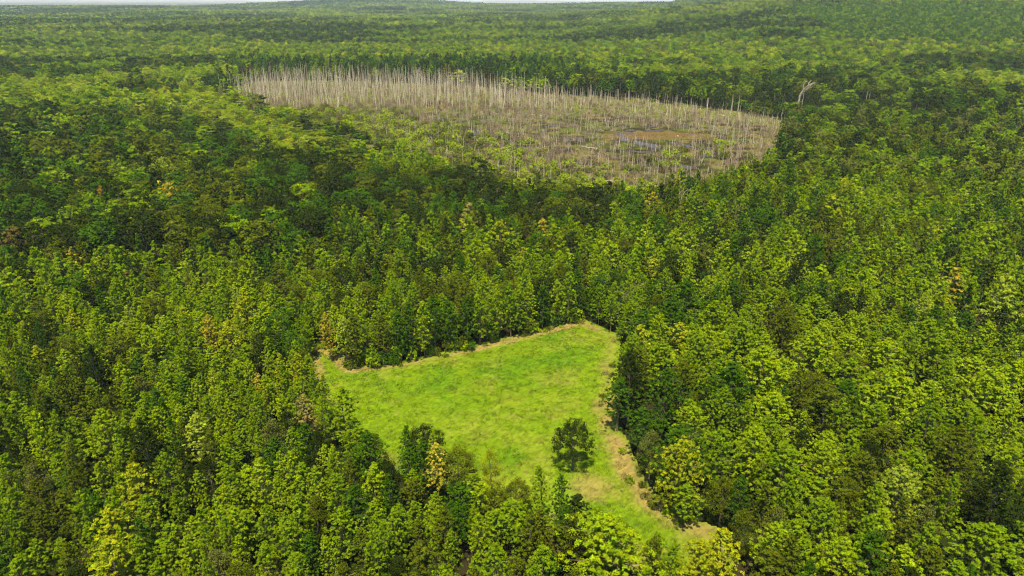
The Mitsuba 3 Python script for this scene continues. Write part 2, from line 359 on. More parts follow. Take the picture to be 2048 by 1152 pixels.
def tallpine(shape, tone, lod):
    n, lf = {-1: (900, 0.7), 0: (900, 0.7), 1: (500, 0.9), 2: (170, 1.6)}[lod]
    return group(f'pine_{shape}_{tone}_{lod}', lambda: crown_soft(91 + shape, 22, 2.9, 11.5, TONES[tone], n, lf, 0.6),
                 (lambda: trunk_mesh(91 + shape, 22, 2.4, 12, (6, 4, 2)[lod], 0.24, (5, 5, 4)[lod])), (0.22, 0.17, 0.13))
def bushy(shape, tone, lod):
    return group(f'bushy_{shape}_{tone}', lambda: crown_oak(21 + shape, 10, 4.0, 2.0, TONES[tone], 175, 30, 0.30),
                 (lambda: trunk_mesh(21 + shape, 10, 4.0, 1.6, 12, 0.2, 6)))
KIND = {'bushy': (bushy, 4.0, 10.0, 3), 'gum': (gum, 3.0, 15.0, 5), 'wide': (wide, 3.2, 9.0, 3), 'oak': (oak, 5.0, 16.0, 3), 'soft': (soft, 3.0, 11.0, 3), 'pine': (tallpine, 2.9, 22.0, 2)}

# ------------------------------------------------------------------ where the trees stand
rng = np.random.default_rng(2024)
trees = []                                                      # dict(x, y, h, r, kind, tone, name, ...)
cells = {}
CELL = 8.0
def crowd(x, y, r, k=0.6):
    ci, cj = int(x // CELL), int(y // CELL)
    for a in (-2, -1, 0, 1, 2):
        for b in (-2, -1, 0, 1, 2):
            for (px, py, pr) in cells.get((ci + a, cj + b), ()):
                if (px - x) ** 2 + (py - y) ** 2 < (k * (pr + r)) ** 2:
                    return True
    return False
def plant(x, y, h, r, kind, tone, **more):
    cells.setdefault((int(x // CELL), int(y // CELL)), []).append((x, y, r))
    trees.append(dict(x=x, y=y, h=h, r=r, kind=kind, tone=tone, **more))

# the trees that stand out, each with its own description: x, y, height, radius, kind, tone, name, label
SPECIAL = [
    (12.6, 116.4, 12.4, 3.65, 'bushy', 'dark', 'clearing_tree', 'lone dark olive tree standing in the grass at the lower right of the clearing', 0),
    (-14.2, 106.7, 14, 2.1, 'gum', 'bright', 'yellow_tree', 'slender bright yellow tree at the lower edge of the clearing between dark bushy trees', 1),
    (-17.9, 118.0, 10, 3.6, 'bushy', 'dark', 'bushy_tree', 'dark bushy tree behind and left of the slender bright yellow tree', 0),
    (-10.2, 109.6, 10.5, 3.8, 'bushy', 'olive', 'bushy_tree', 'dark bushy tree just right of the slender bright yellow tree', 0),
    (-3.6, 105.8, 13, 2.3, 'soft', 'yellow', 'conifer_tree', 'narrow pointed yellowish conifer against the lower edge of the clearing', 2),
    (0.6, 102.7, 8.5, 3.0, 'bushy', 'olive', 'bushy_tree', 'low dark bushy tree right of the narrow yellowish conifer', 0),
    (5.5, 100.6, 13, 1.8, 'gum', 'green', 'slender_tree', 'left one of two slender green trees below the lone tree of the clearing', 1),
    (9.1, 99.2, 13, 1.7, 'gum', 'deep', 'slender_tree', 'right one of two slender green trees below the lone tree of the clearing', 3),
    (-35.8, 123.2, 16, 3.7, 'gum', 'green', 'edge_tree', 'tall green conical tree at the left corner of the clearing', 3),
    (-27.8, 110.4, 14, 3.2, 'gum', 'deep', 'edge_tree', 'green tree on the left lower clearing edge, in front of the tall conical one', 1),
    (19.0, 93.5, 6.5, 2.6, 'bushy', 'olive', 'bushy_tree', 'low olive bushy tree at the left side of the track behind the big bright tree', 1),
    (14.9, 84.3, 16, 7.4, 'wide', 'lime', 'broad_tree', 'big broad bright tree at the bottom edge left of the track', 0),
    (29.1, 81.1, 14, 4.4, 'wide', 'yellow', 'yellow_tree', 'pale yellow tree at the bottom edge right of the track end', 1),
    (33.6, 85.0, 13, 3.2, 'gum', 'yellow', 'yellow_tree', 'yellowing tree with browned tips behind the pale yellow bottom tree', 0),
    (31.3, 103.6, 17, 4.6, 'wide', 'yellow', 'edge_tree', 'pale yellow green tree leaning over the right side of the track', 2),
    (31.9, 99.8, 10, 2.6, 'gum', 'green', 'edge_tree', 'low bright green tree at the track edge under the pale yellow green one', 4),
    (38.6, 100.6, 11, 3.0, 'bushy', 'olive', 'bushy_tree', 'soft olive bushy tree at the right side of the track bend', 0),
    (57.1, 136.8, 18, 7.4, 'wide', 'lime', 'broad_tree', 'widest bright crown of the wood right of the clearing', 0),
    (72.8, 146.2, 18, 6.2, 'wide', 'lime', 'broad_tree', 'big rounded crown with bright tips right behind the widest one', 1),
    (70.1, 137.1, 12, 3.8, 'bushy', 'olive', 'bushy_tree', 'smooth rounded olive tree between the big bright crowns on the right', 0),
    (23.9, 130.7, 14, 3.3, 'gum', 'deep', 'edge_tree', 'deep green glossy tree on the right edge of the clearing', 4),
    (32.3, 155.1, 15, 3.3, 'gum', 'yellow', 'yellow_tree', 'yellowish tree near the upper right corner of the clearing', 0),
    (42.9, 156.6, 15, 3.6, 'gum', 'yellow', 'yellow_tree', 'yellowish tree right of the one near the upper right clearing corner', 3),
    (-44.3, 125.1, 13, 2.4, 'gum', 'tan', 'yellow_tree', 'tan half bare tree just left of the left corner of the clearing', 1),
    (-58.2, 136.4, 12, 2.0, 'gum', 'gold', 'yellow_tree', 'small golden tree deep in the wood left of the clearing', 2),
    (-54.6, 141.6, 14, 1.9, 'gum', 'yellow', 'yellow_tree', 'left one of two slender yellowish trees left of the clearing', 0),
    (-50.6, 142.1, 14, 1.9, 'gum', 'yellow', 'yellow_tree', 'right one of two slender yellowish trees left of the clearing', 1),
    (-88.3, 166.8, 15, 2.3, 'gum', 'yellow', 'yellow_tree', 'slender yellow green tree at the left end of the golden group on the left', 1),
    (-79.2, 161.1, 15, 2.3, 'gum', 'gold', 'yellow_tree', 'slender golden tree in the middle of the golden group on the left', 3),
    (-73.3, 157.5, 15, 4.4, 'wide', 'yellow', 'yellow_tree', 'broad gold green tree at the right end of the golden group on the left', 1),
    (-63.5, 116.3, 14, 3.2, 'gum', 'pale', 'pale_tree', 'pale yellow green crown among dark trees in the lower left wood', 0),
    (-44.3, 160.9, 15, 2.5, 'gum', 'pale', 'pale_tree', 'pale topped tree by the small path at the upper left of the clearing', 1),
    (-48.8, 163.0, 15, 1.9, 'gum', 'gold', 'yellow_tree', 'slender yellow tree by the small path at the upper left of the clearing', 3),
    (-175.4, 284.5, 18, 2.1, 'gum', 'amber', 'yellow_tree', 'slender orange tree in the dark wood at the left', 1),
    (-192.1, 297.0, 18, 3.0, 'gum', 'yellow', 'yellow_tree', 'yellow tree left of the slender orange one', 0),
    (-150.4, 293.4, 18, 4.4, 'oak', 'gold', 'yellow_tree', 'rounded golden tree in the dark wood right of the slender orange one', 0),
    (-174.1, 337.6, 20, 5.0, 'oak', 'pale', 'pale_tree', 'tall pale domed tree above the rounded golden one', 1),
    (-144.4, 211.3, 16, 2.6, 'gum', 'gold', 'yellow_tree', 'bright yellow tree near the left edge at mid height of the view', 2),
    (-139.7, 241.8, 17, 3.0, 'gum', 'yellow', 'yellow_tree', 'yellow green spire below the rounded golden tree', 1),
    (-17.0, 258.6, 18, 4.0, 'gum', 'tan', 'pale_tree', 'pale buff crown standing above the dark trees in mid wood', 0),
    (-4.3, 234.1, 18, 5.4, 'wide', 'yellow', 'pale_tree', 'big pale yellow green crown in the wood beyond the clearing', 1),
    (11.3, 243.8, 16, 2.6, 'gum', 'gold', 'yellow_tree', 'golden tree right of the big pale crown beyond the clearing', 4),
    (3.5, 216.0, 14, 4.0, 'wide', 'yellow', 'pale_tree', 'low bright yellow green crown in front of the big pale one', 2),
    (71.6, 766.3, 20, 8.5, 'oak', 'yellow', 'yellow_tree', 'rounded bright yellow tree at the forest edge beyond the swamp', 0),
    (-15.5, 338.8, 19, 6.0, 'oak', 'dark', 'dark_tree', 'rounded dark tree standing at the near edge of the swamp', 0),
    (130.6, 271.4, 18, 4.5, 'gum', 'yellow', 'pale_tree', 'tall pale green tree with a visible trunk in the right wood', 4),
    (-66.2, 98.1, 16, 3.2, 'gum', 'yellow', 'yellow_tree', 'upper one of three yellow green trees stacked in the lower left wood', 0),
    (-65.3, 88.1, 15, 3.2, 'gum', 'yellow', 'yellow_tree', 'middle one of three yellow green trees stacked in the lower left wood', 4),
    (-61.5, 80.7, 15, 3.2, 'gum', 'yellow', 'yellow_tree', 'lowest one of three yellow green trees stacked in the lower left wood', 3),
    (136.7, 195.6, 15, 3.2, 'gum', 'gold', 'yellow_tree', 'golden tree near the right edge at mid height of the view', 0),
    (134.1, 170.7, 18, 5.2, 'wide', 'pale', 'broad_tree', 'big pale tipped tree at the right edge of the view', 0),
    (82.7, 126.6, 18, 6.4, 'wide', 'lime', 'broad_tree', 'big bright tipped crown right of and below the smooth olive tree', 2),
    (-177.4, 229.6, 17, 4.2, 'oak', 'brown', 'brown_tree', 'red brown tree at the left edge of the view', 0),
    (-118.4, 196.0, 14, 3.0, 'gum', 'brown', 'brown_tree', 'dull brown tree in the left wood', 0),
    (151.9, 306.9, 17, 3.6, 'oak', 'yellow', 'yellow_tree', 'yellow green domed tree in the right wood below the swamp corner', 1),
    (60.1, 285.2, 15, 3.2, 'gum', 'gold', 'yellow_tree', 'golden tree at the near side of the swamp left of bare dead trees', 1),
    (-116.2, 148.1, 13, 2.4, 'gum', 'yellow', 'yellow_tree', 'small yellow tree near the left edge level with the clearing', 2),
    (57.8, 105.3, 15, 4.6, 'wide', 'lime', 'broad_tree', 'bright crown with upright tips in the lower right wood', 1),
    (69.1, 98.0, 15, 4.4, 'wide', 'pale', 'broad_tree', 'pale tipped crown right of the bright one in the lower right wood', 2),
]
for (x, y, h, r, kind, tone, name, lab, shp) in SPECIAL:
    plant(x, y, h, r, kind, tone, special=(name, lab), shape=shp)

def in_view(x, y, pad=14.0):
    depth = y * math.cos(PITCH) + 78 * math.sin(PITCH)
    return abs(x) < 0.775 * depth + pad

def stand(x, y, u):
    """kind, tone, height, radius of the forest at a place; u = random numbers"""
    d = math.hypot(x, y)
    big = float(fb(x, y, 55, 2, 61)) if y < 560 else float(fb(x / 2.4, y, 75, 3, 61))
    mix_ = float(fb(x, y, 24, 3, 62))
    left_dark = y > 225 and x < -70 - 0.1 * (y - 225) and mix_ < 0.64
    right_round = x > 150 and 330 < y < 640
    if d > 560 and y > 560:
        if x < 60 + 150 * (mix_ - 0.5) + 120 * (big - 0.5) and 780 < y < 900 + 500 * big and x > -330 and u[5] < 0.8:              # pine belt behind the dead trunks
            return 'pine', ('rust' if u[4] < 0.4 and float(edge_dist(SNAGS, x, y)) < 14 else 'deep' if u[0] < 0.55 else 'green' if u[0] < 0.7 else 'dark'), 16 + 10 * u[1], 3.0 + u[2]
        if x > 40 and d < 860 and y < 900:                      # dark hardwoods behind the swamp on the right
            return 'oak', ('dark', 'dark', 'deep', 'olive', 'dark', 'dark', 'green')[int(u[0] * 7)], 16 + 7 * u[1], 4.4 + 3.6 * u[2]
        warm = big > (0.43 if x < -150 else 0.49)
        tones = ('lime', 'green', 'yellow', 'olive', 'green', 'green', 'lime', 'deep', 'pale') if warm else ('dark', 'deep', 'olive', 'green', 'dark', 'deep', 'green', 'dark', 'deep')
        return ('oak' if u[3] < 0.72 else 'gum'), tones[int(u[0] * 9)], (13 if warm else 16) + 6 * u[1], 4.2 + 3.6 * u[2]
    if right_round:
        return ('oak' if u[3] < 0.6 else 'soft'), ('olive', 'dark', 'deep', 'green', 'olive', 'dark', 'green', 'grey')[int(u[0] * 8)], 12 + 4 * u[1], 3.6 + 1.4 * u[2]
    if left_dark:
        return ('oak' if u[3] < 0.75 else 'gum'), ('dark', 'deep', 'dark', 'deep', 'olive', 'dark', 'green', 'dark', 'olive')[int(u[0] * 9)], 15 + 6 * u[1], 4.4 + 3.2 * u[2] ** 1.4
    if 265 < y < 352 and -150 < x < 40 and mix_ < 0.62:         # dark oaks before the swamp
        return 'oak', ('dark', 'dark', 'deep', 'olive', 'dark')[int(u[0] * 5)], 13 + 3 * u[1], 4.2 + 1.6 * u[2]
    if y > 560 or (y > 420 and x < 0):
        return ('oak' if u[3] < 0.6 else 'gum'), ('green', 'lime', 'olive', 'yellow', 'deep', 'dark', 'grey')[int(u[0] * 7)], 14 + 5 * u[1], 3.8 + 2 * u[2]
    if big > 0.56:
        tones = ('lime', 'green', 'lime', 'lime', 'green', 'yellow', 'green', 'lime', 'green', 'pale') if u[5] < 0.35 else ('lime', 'green', 'lime', 'lime', 'green', 'green', 'green', 'lime', 'deep', 'green')
    elif big < 0.44:
        tones = ('deep', 'green', 'olive', 'deep', 'green', 'dark', 'olive', 'green', 'lime', 'green')
    else:
        tones = ('green', 'green', 'olive', 'lime', 'deep', 'green', 'green', 'olive', 'green', 'lime')
    tone = tones[int(u[0] * 10)]
    if float(fb(x, y, 34, 2, 64)) < 0.38 and u[4] < 0.6:
        tone = ('dark', 'olive', 'deep')[int(u[0] * 3)]
    if u[3] < 0.11:
        return 'soft', ('olive', 'dark', 'grey')[int(u[0] * 3)], 9 + 3 * u[1], 2.6 + 1.1 * u[2]
    if u[3] < (0.80 if (x > 22 and 100 < y < 168 and x < 110) else 0.3 if x > 20 and y < 200 else 0.145 if y < 160 else 0.15):
        return 'wide', tone, 12 + 6 * u[1], (2.8 + 1.6 * u[2]) if x < 20 else (3.6 + 2.6 * u[2])
    if u[3] < 0.23 and y > 150:
        return 'oak', ('dark', 'deep', 'olive')[int(u[0] * 3)], 12 + 4 * u[1], 3.4 + 1.4 * u[2]
    if y < 170 and x < 26:
        return 'gum', tone, 9.5 + 6 * u[1], 1.45 + 1.35 * u[2]
    return 'gum', tone, 11 + 7 * u[1] ** 1.3, 1.8 + 1.5 * u[2]

def scatter(y0, y1, step, keep=0.97):
    for gy in np.arange(y0, y1, step):
        half = 0.775 * (gy * math.cos(PITCH) + 32) + 14
        for gx in np.arange(-half, half, step):
            u = rng.random(7)
            x, y = gx + (u[5] - 0.5) * step * 0.9, gy + (u[6] - 0.5) * step * 0.9
            if u[4] > keep:
                continue
            yield x, y, u

for x, y, r in [(273.4, 669.8, 6), (270, 656, 5), (267, 645, 4), (264, 634, 4), (196, 622, 3), (203, 628, 3), (214, 618, 3), (240, 640, 3), (252, 648, 3), (262, 640, 3), (290, 655, 3), (322, 640, 3), (300, 650, 3), (82.6, 280.8, 3), (76.8, 300.3, 3), (95, 283, 3), (82, 272, 3), (76, 291, 3)]:
    cells.setdefault((int(x // CELL), int(y // CELL)), []).append((x, y, r))      # the bare trees stand free
# the row along the far edge of the clearing, trunks showing
for a, b in zip(CLEARING[2:6], CLEARING[3:7]):
    n = max(2, int(math.hypot(b[0] - a[0], b[1] - a[1]) / 3.1))
    for i in range(n):
        u = rng.random(6)
        s = (i + 0.2 + 0.6 * u[0]) / n
        x, y = a[0] + (b[0] - a[0]) * s - 0.4 * 1.3, a[1] + (b[1] - a[1]) * s + 1.6 + 1.4 * u[1]
        if not crowd(x, y, 2.2, 0.5):
            plant(x, y, 14.5 + 3.5 * u[2], 2.2 + 0.8 * u[3], 'gum', ('green', 'deep', 'green', 'lime', 'olive')[int(u[4] * 5)], shape=(0, 2, 0, 1)[int(u[5] * 4)], edge=True)

import itertools
for big_pass, (x, y, u) in itertools.chain(((True, q) for q in scatter(56, 375, 6.0)), ((False, q) for q in scatter(56, 375, 3.3))):
    if inside(CLEARING, x, y) or (y > 290 and in_swamp(x, y)) or inside(STRIP, x, y):
        continue
    kind, tone, h, r = stand(x, y, u)
    if big_pass and kind not in ('wide', 'oak'):
        continue
    e = float(edge_dist(CLEARING, x, y)) if y < 200 else 99
    if e < 0.55 * r + 0.5 or crowd(x, y, r, 0.66):
        continue
    if y < 88:
        h = min(h, 14.5)
    if -235 < x < -60 and 340 < y < 540 and float(edge_dist(STRIP, x, y)) < 60:
        h *= 0.62
    if y < 108 and -21 < x < 23:
        h = min(h, 7.0 + 3.0 * u[1] + max(0.0, (98 - y) * 0.45))
    plant(x, y, h, r, kind, tone)
for x, y, u in scatter(375, 1040, 6.6):
    if (inside(SWAMP, x, y) if (y > 600 and x < 60) else in_swamp(x, y)) or inside(STRIP, x, y) or math.hypot(x, y) > 1040:
        continue
    kind, tone, h, r = stand(x, y, u)
    if kind == 'gum':
        r *= 1.25
    if y < 600 and x < -60 and float(edge_dist(STRIP, x, y)) < 60 and y < 700 + 1.4 * x + 250:
        h *= 0.62
    if 185 < x < 345 and 545 < y < 672:
        h *= 0.5 if y < 640 else 0.75
    if crowd(x, y, r, 0.74):
        continue
    plant(x, y, h, r, kind, tone)

# ------------------------------------------------------------------ trees into the scene
def number(name, made={}):
    made[name] = made.get(name, 0) + 1
    return name if made[name] == 1 else f'{name}_{made[name] - 1:03d}'

ranked = sorted((t for t in trees if 'special' not in t), key=lambda t: -float(in_view(t['x'], t['y'], 0) and (t['y'] > 74)) * 1e3 * math.sqrt(t['r'] * t['h']) / math.hypot(t['x'], t['y'], 78))
own = {id(t) for t in ranked[:300]}
SIZE = {'gum': 'slim', 'wide': 'broad', 'oak': 'rounded', 'soft': 'soft', 'pine': 'tall'}
TONEWORD = {'green': 'mid green', 'lime': 'yellow green', 'deep': 'deep green', 'olive': 'olive', 'pale': 'pale', 'dark': 'dark', 'grey': 'grey green', 'yellow': 'yellowing'}
MARKS = [(12.6, 116.4, 'the lone clearing tree'), (-14.2, 106.7, 'the slender bright yellow tree'), (7.3, 99.9, 'the two slender green trees'), (-35.8, 123.2, 'the clearing left corner tree'),
         (14.9, 84.3, 'the big bright bottom tree'), (29.1, 81.1, 'the pale yellow bottom tree'), (31.3, 103.6, 'the yellow green track side tree'), (57.1, 136.8, 'the widest bright crown'),
         (72.8, 146.2, 'the second widest bright crown'), (23.9, 130.7, 'the glossy clearing edge tree'), (38, 155.8, 'the two yellowish corner trees'), (-58.2, 136.4, 'the small golden tree'),
         (-79.2, 161.1, 'the golden group on the left'), (-63.5, 116.3, 'the pale lower left crown'), (-46, 162, 'the small path'), (-64, 88, 'the three stacked yellow green trees'),
         (82.7, 126.6, 'the bright crown below the olive one'), (57.8, 105.3, 'the bright upright tipped crown'), (69.1, 98.0, 'the pale lower right crown'), (-4.3, 234.1, 'the big pale crown'),
         (3.5, 216.0, 'the low yellow green crown'), (22, 188, 'the clearing far corner'), (-30, 161, 'the clearing far edge middle'), (-95, 110, 'the lower left picture edge'), (100, 108, 'the lower right picture edge'),
         (0, 78, 'the middle of the bottom edge'), (-116.2, 148.1, 'the small left edge yellow tree'), (134.1, 170.7, 'the big right edge tree')]
ORD = ('', 'second ', 'third ', 'fourth ', 'fifth ', 'sixth ', 'seventh ', 'eighth ', 'ninth ', 'tenth ', 'eleventh ', 'twelfth ', 'thirteenth ', 'fourteenth ', 'fifteenth ', 'sixteenth ')
asked = {}
def describe(t):
    d, mx, my, mname = min((math.hypot(t['x'] - m[0], t['y'] - m[1]), *m) for m in MARKS)
    dx, dy = t['x'] - mx, (t['y'] - my) * 0.8
    way = ('right of' if dx > 0 else 'left of') if abs(dx) > abs(dy) else ('behind' if dy > 0 else 'in front of')
    head = f"{SIZE[t['kind']]} {TONEWORD[t['tone']]} tree"
    k = asked[(head, way, mname)] = asked.get((head, way, mname), -1) + 1
    return f"{ORD[min(k, 15)]}{'nearest ' if k else ''}{head} {way} {mname}"
for t in sorted((t for t in ranked[:300]), key=lambda t: min(math.hypot(t['x'] - m[0], t['y'] - m[1]) for m in MARKS)):
    t['label'] = describe(t)
wood = {'wood': 0, 'far_wood': 0}
rt = np.random.default_rng(77)
for t in trees:
    fn, R0, H0, ns = KIND[t['kind']]
    d = math.hypot(t['x'], t['y'])
    lod = -1 if d < 150 else 0 if d < 215 else 1 if d < 390 else 2
    shape = t.get('shape', int(rt.random() * ns)) % ns
    z = float(height(t['x'], t['y'])) - 0.15
    inst = placed(fn(shape, t['tone'], lod), t['x'], t['y'], z, rt.random() * 360, t['r'] / R0, t['h'] / H0, rt.normal() * 1.6)
    if 'special' in t:
        key = number(t['special'][0])
        labels[key] = {'label': t['special'][1], 'category': 'tree'}
    elif id(t) in own:
        key = number({'soft': 'conifer_tree', 'oak': 'oak_tree'}.get(t['kind'], 'broadleaf_tree'))
        labels[key] = {'label': t['label'], 'category': 'tree', 'group': 'trees of the young foreground wood'}
    else:
        w = 'wood' if d < 390 else 'far_wood'
        wood[w] += 1
        key = f'{w}__{wood[w]:05d}'
    scene[key] = inst
labels['wood'] = {'kind': 'stuff', 'label': 'dense young mixed wood from behind the clearing up to the swamp', 'category': 'wood'}
labels['far_wood'] = {'kind': 'stuff', 'label': 'dense taller forest around and behind the dead swamp', 'category': 'forest'}

# ------------------------------------------------------------------ distant forest: patches of crowns to the horizon
def patch(seed, size, count, tones, rmin, rmax, leaves, leaf):
    r = np.random.default_rng(seed)
    vs, fs, cs, at = [], [], [], 0
    g = int(math.ceil(math.sqrt(count)))
    for k in range(g * g):
        x, y = ((k % g) + 0.15 + 0.7 * r.random()) / g * size - size / 2, ((k // g) + 0.15 + 0.7 * r.random()) / g * size - size / 2
        R = rmin + (rmax - rmin) * r.random()
        h = 11 + 11 * r.random()
        tone = np.array(TONES[tones[int(r.random() * len(tones))]])
        o = unit(r.normal(size=(leaves, 3)))
        o[:, 2] = np.where(o[:, 2] < -0.3, -o[:, 2], o[:, 2])
        lob = 1 + 0.25 * np.sin(np.arctan2(o[:, 1], o[:, 0]) * 3 + k)
        pos = o * np.stack([R * lob, R * lob, 0.9 * R * np.ones(leaves)], 1) * (0.75 + 0.25 * r.random((leaves, 1))) + [x, y, h - R * 0.8]
        L = leaf * (0.7 + 0.6 * r.random(leaves))
        v, f = cards(pos, unit(o + r.normal(size=(leaves, 3)) * 0.15 + [0, 0, 0.2]), L, L * 0.8, r, 0.2)
        vs.append(v); fs.append(f + at); at += len(v)
        cs.append(tint(tone * (0.75 + 0.5 * r.random()), leaves, r, leaves, 0.05, 0.07))
    return np.vstack(vs), np.vstack(fs), np.vstack(cs)

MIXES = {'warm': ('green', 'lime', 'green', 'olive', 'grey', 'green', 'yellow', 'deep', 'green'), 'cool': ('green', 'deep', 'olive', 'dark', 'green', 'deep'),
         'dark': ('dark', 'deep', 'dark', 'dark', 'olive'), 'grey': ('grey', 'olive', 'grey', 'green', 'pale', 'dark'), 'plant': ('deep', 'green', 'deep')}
BANDS = [(1030, 2500, 64.0, 49, 3.4, 6.8, 34, 2.5), (2500, 4400, 128.0, 110, 4.4, 8.0, 12, 5.0), (4400, 8200, 240.0, 210, 7.0, 11.0, 9, 8.5)]
nfar = 0
for bi, (d0, d1, size, count, rmin, rmax, lv, lf) in enumerate(BANDS):
    for mname, tones in MIXES.items():
        for s in range(3 if bi == 0 else 2):
            if mname == 'plant' and bi < 2:
                v, f, c = patch(500 + s + bi * 40, size, count * 1.7, tones, rmin * 0.6, rmax * 0.55, max(8, lv // 2), lf * 0.8)
            else:
                v, f, c = patch(300 + s + bi * 40 + len(mname) * 7, size, count, tones, rmin, rmax, lv, lf)
            scene[f'plan_patch_{bi}_{mname}_{s}'] = {'type': 'shapegroup', 'crown': mikit.ply((v, f), 'foliage_mat', color=c)}
    for gy in np.arange(0, d1, size):
        half = 0.79 * (gy + 60) + size
        for gx in np.arange(-half, half, size):
            d = math.hypot(gx, gy)
            if not d0 <= d < d1 or gy < 300:
                continue
            u = rng.random(4)
            w = float(fb(gx / 2.4, gy, 190, 3, 71)) + 0.08 * (u[0] - 0.5)
            a = gx / gy
            if a > 0.42 + 0.00008 * (1500 - d) and 1350 < d < 2000 and gx > 520:
                mname = 'plant'
            elif w < 0.45:
                mname = 'dark'
            elif w < 0.52:
                mname = 'cool'
            else:
                mname = 'warm'
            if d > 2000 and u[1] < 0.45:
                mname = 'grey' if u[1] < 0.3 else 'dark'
            nfar += 1
            scene[f'distant_forest__{nfar:05d}'] = placed(f'plan_patch_{bi}_{mname}_{int(u[2] * (3 if bi == 0 else 2))}', gx, gy, float(height(gx, gy)) - 0.3, int(u[3] * 4) * 90, 1.0)
labels['distant_forest'] = {'kind': 'stuff', 'label': 'endless distant forest canopy fading towards the horizon', 'category': 'forest'}

# ------------------------------------------------------------------ the swamp: dead trunks, bare trees, brush, shrubs, logs
def snag_mesh(seed, H, r0, stubs):
    r = np.random.default_rng(seed)
    k = np.linspace(0, 1, 4)
    path = np.stack([np.cumsum(r.normal(size=4) * 0.16), np.cumsum(r.normal(size=4) * 0.16), k * H - 0.6], 1)
    parts = [tube(path, r0 * (1.0 - 0.66 * k), 5)]
    for i in range(stubs):
        t = 0.35 + 0.6 * (i + r.random()) / stubs
        a = r.random() * 6.283
        b = np.array([np.interp(t, k, path[:, 0]), np.interp(t, k, path[:, 1]), t * H])
        ln = (0.5 + 1.1 * r.random()) * (1.2 - t)
        parts.append(tube([b, b + np.array([math.cos(a) * ln, math.sin(a) * ln, ln * (0.5 * r.random())])], [0.09, 0.03], 3))
    return parts
GREY = [(0.64, 0.58, 0.46), (0.54, 0.48, 0.38), (0.70, 0.65, 0.54)]
NSN = 8
SNAGCOL = [GREY[0], GREY[1], GREY[2], GREY[0], (0.30, 0.25, 0.19), GREY[2], (0.38, 0.32, 0.24), GREY[1]]
for s in range(NSN):
    parts = snag_mesh(600 + s, 20.0, 0.33, 2 + s % 4)
    g = {'type': 'shapegroup'}
    v, f = parts[0]
    g['trunk'] = mikit.ply((v, f), 'bark_mat', color=bark_colours(v, np.random.default_rng(s), SNAGCOL[s], 0.1))
    v, f = join(parts[1:])
    g['branch_stubs'] = mikit.ply((v, f), 'bark_mat', color=bark_colours(v, np.random.default_rng(s), GREY[s % 3], 0.1))
    scene[f'plan_snag_{s}'] = g

rs = np.random.default_rng(88)
snags = []
def try_snag(x, y, tall, rad=1.0):
    snags.append((x, y, tall, rad, int(rs.random() * NSN), rs.random() * 360, rs.normal() * 2.6))
xs = np.arange(-305, 182, 4.6)
for gy in np.arange(585, 875, 4.6):
    for gx in xs:
        u = rs.random(5)
        x, y = gx + (u[0] - 0.5) * 4.4, gy + (u[1] - 0.5) * 4.4
        if not inside(SNAGS, x, y) or u[2] > (0.60 - 0.26 * float(sstep(-60, 120, x))) * (0.30 + 0.9 * float(fb(x, y, 26, 2, 81))):
            continue
        right = sstep(-60, 150, x)
        tall = (23 - 10 * right) * (0.42 + 0.72 * u[3] ** 0.8)
        if u[4] < 0.2:
            tall *= 0.4
        try_snag(x, y, tall, 0.62 + 0.4 * u[4])
for i in range(2300):                                             # scattered thin ones over the open marsh
    u = rs.random(5)
    x, y = -130 + 350 * u[0], 345 + 270 * u[1]
    if not inside(SWAMP, x, y) or inside(SNAGS, x, y) or inside(MUD, x, y):
        continue
    try_snag(x, y, 2.5 + 6.5 * u[2] ** 2 + (3 if x > 120 else 0), 0.36 + 0.22 * u[3])
for (x, y, h) in [(196, 622, 16), (203, 628, 15), (214, 618, 13), (240, 640, 13), (252, 648, 14), (262, 640, 12), (270, 652, 13), (290, 655, 13), (322, 640, 16), (326, 642, 15), (300, 650, 12), (188, 600, 17), (172, 560, 16), (168, 600, 15)]:
    try_snag(x, y, h, 1.0)
order = sorted(range(len(snags)), key=lambda i: -snags[i][2] * (snags[i][3] + 0.3) / math.hypot(snags[i][0], snags[i][1]))
many = 0
for rank, i in enumerate(order):
    x, y, tall, rad, s, rot, tilt = snags[i]
    if rank < 300:
        key = number('dead_trunk')
        tall_w = 'tall' if tall > 17 else 'medium high' if tall > 11 else 'short'
        if x > 190:
            lab = f'{tall_w} pale dead trunk at the dark forest edge right of the swamp'
        elif not inside(SNAGS, x, y):
            lab = f"{tall_w} grey dead trunk alone in the {'right' if x > 110 else 'middle' if x > 20 else 'left'} {'front' if y < 470 else 'back'} of the open marsh"
        else:
            row = (y - 625) / (868 - 625 - max(0.0, x + 234) * 0.43)
            part = ('left end', 'left quarter', 'left middle', 'right middle', 'right quarter', 'right end')[int(np.clip((x + 300) / 80, 0, 5))]
            lab = f"{tall_w} bare trunk in the {'front' if row < 0.33 else 'middle' if row < 0.66 else 'back'} rows at the {part} of the dead stand"
        labels[key] = {'label': lab, 'category': 'dead tree', 'group': lab.replace(' trunk ', ' trunks ')}
        labels[key + '__branch_stubs'] = {'kind': 'stuff'}
    else:
        many += 1
        key = f'dead_stand__{many:05d}'
    scene[key] = placed(f'plan_snag_{s}', x, y, float(marsh_z(x, y)) if inside(SWAMP, x, y) else float(height(x, y)), rot, rad, tall / 20.0, tilt)
labels['dead_stand'] = {'kind': 'stuff', 'label': 'crowded smaller dead trunks filling the flooded stand', 'category': 'dead wood'}

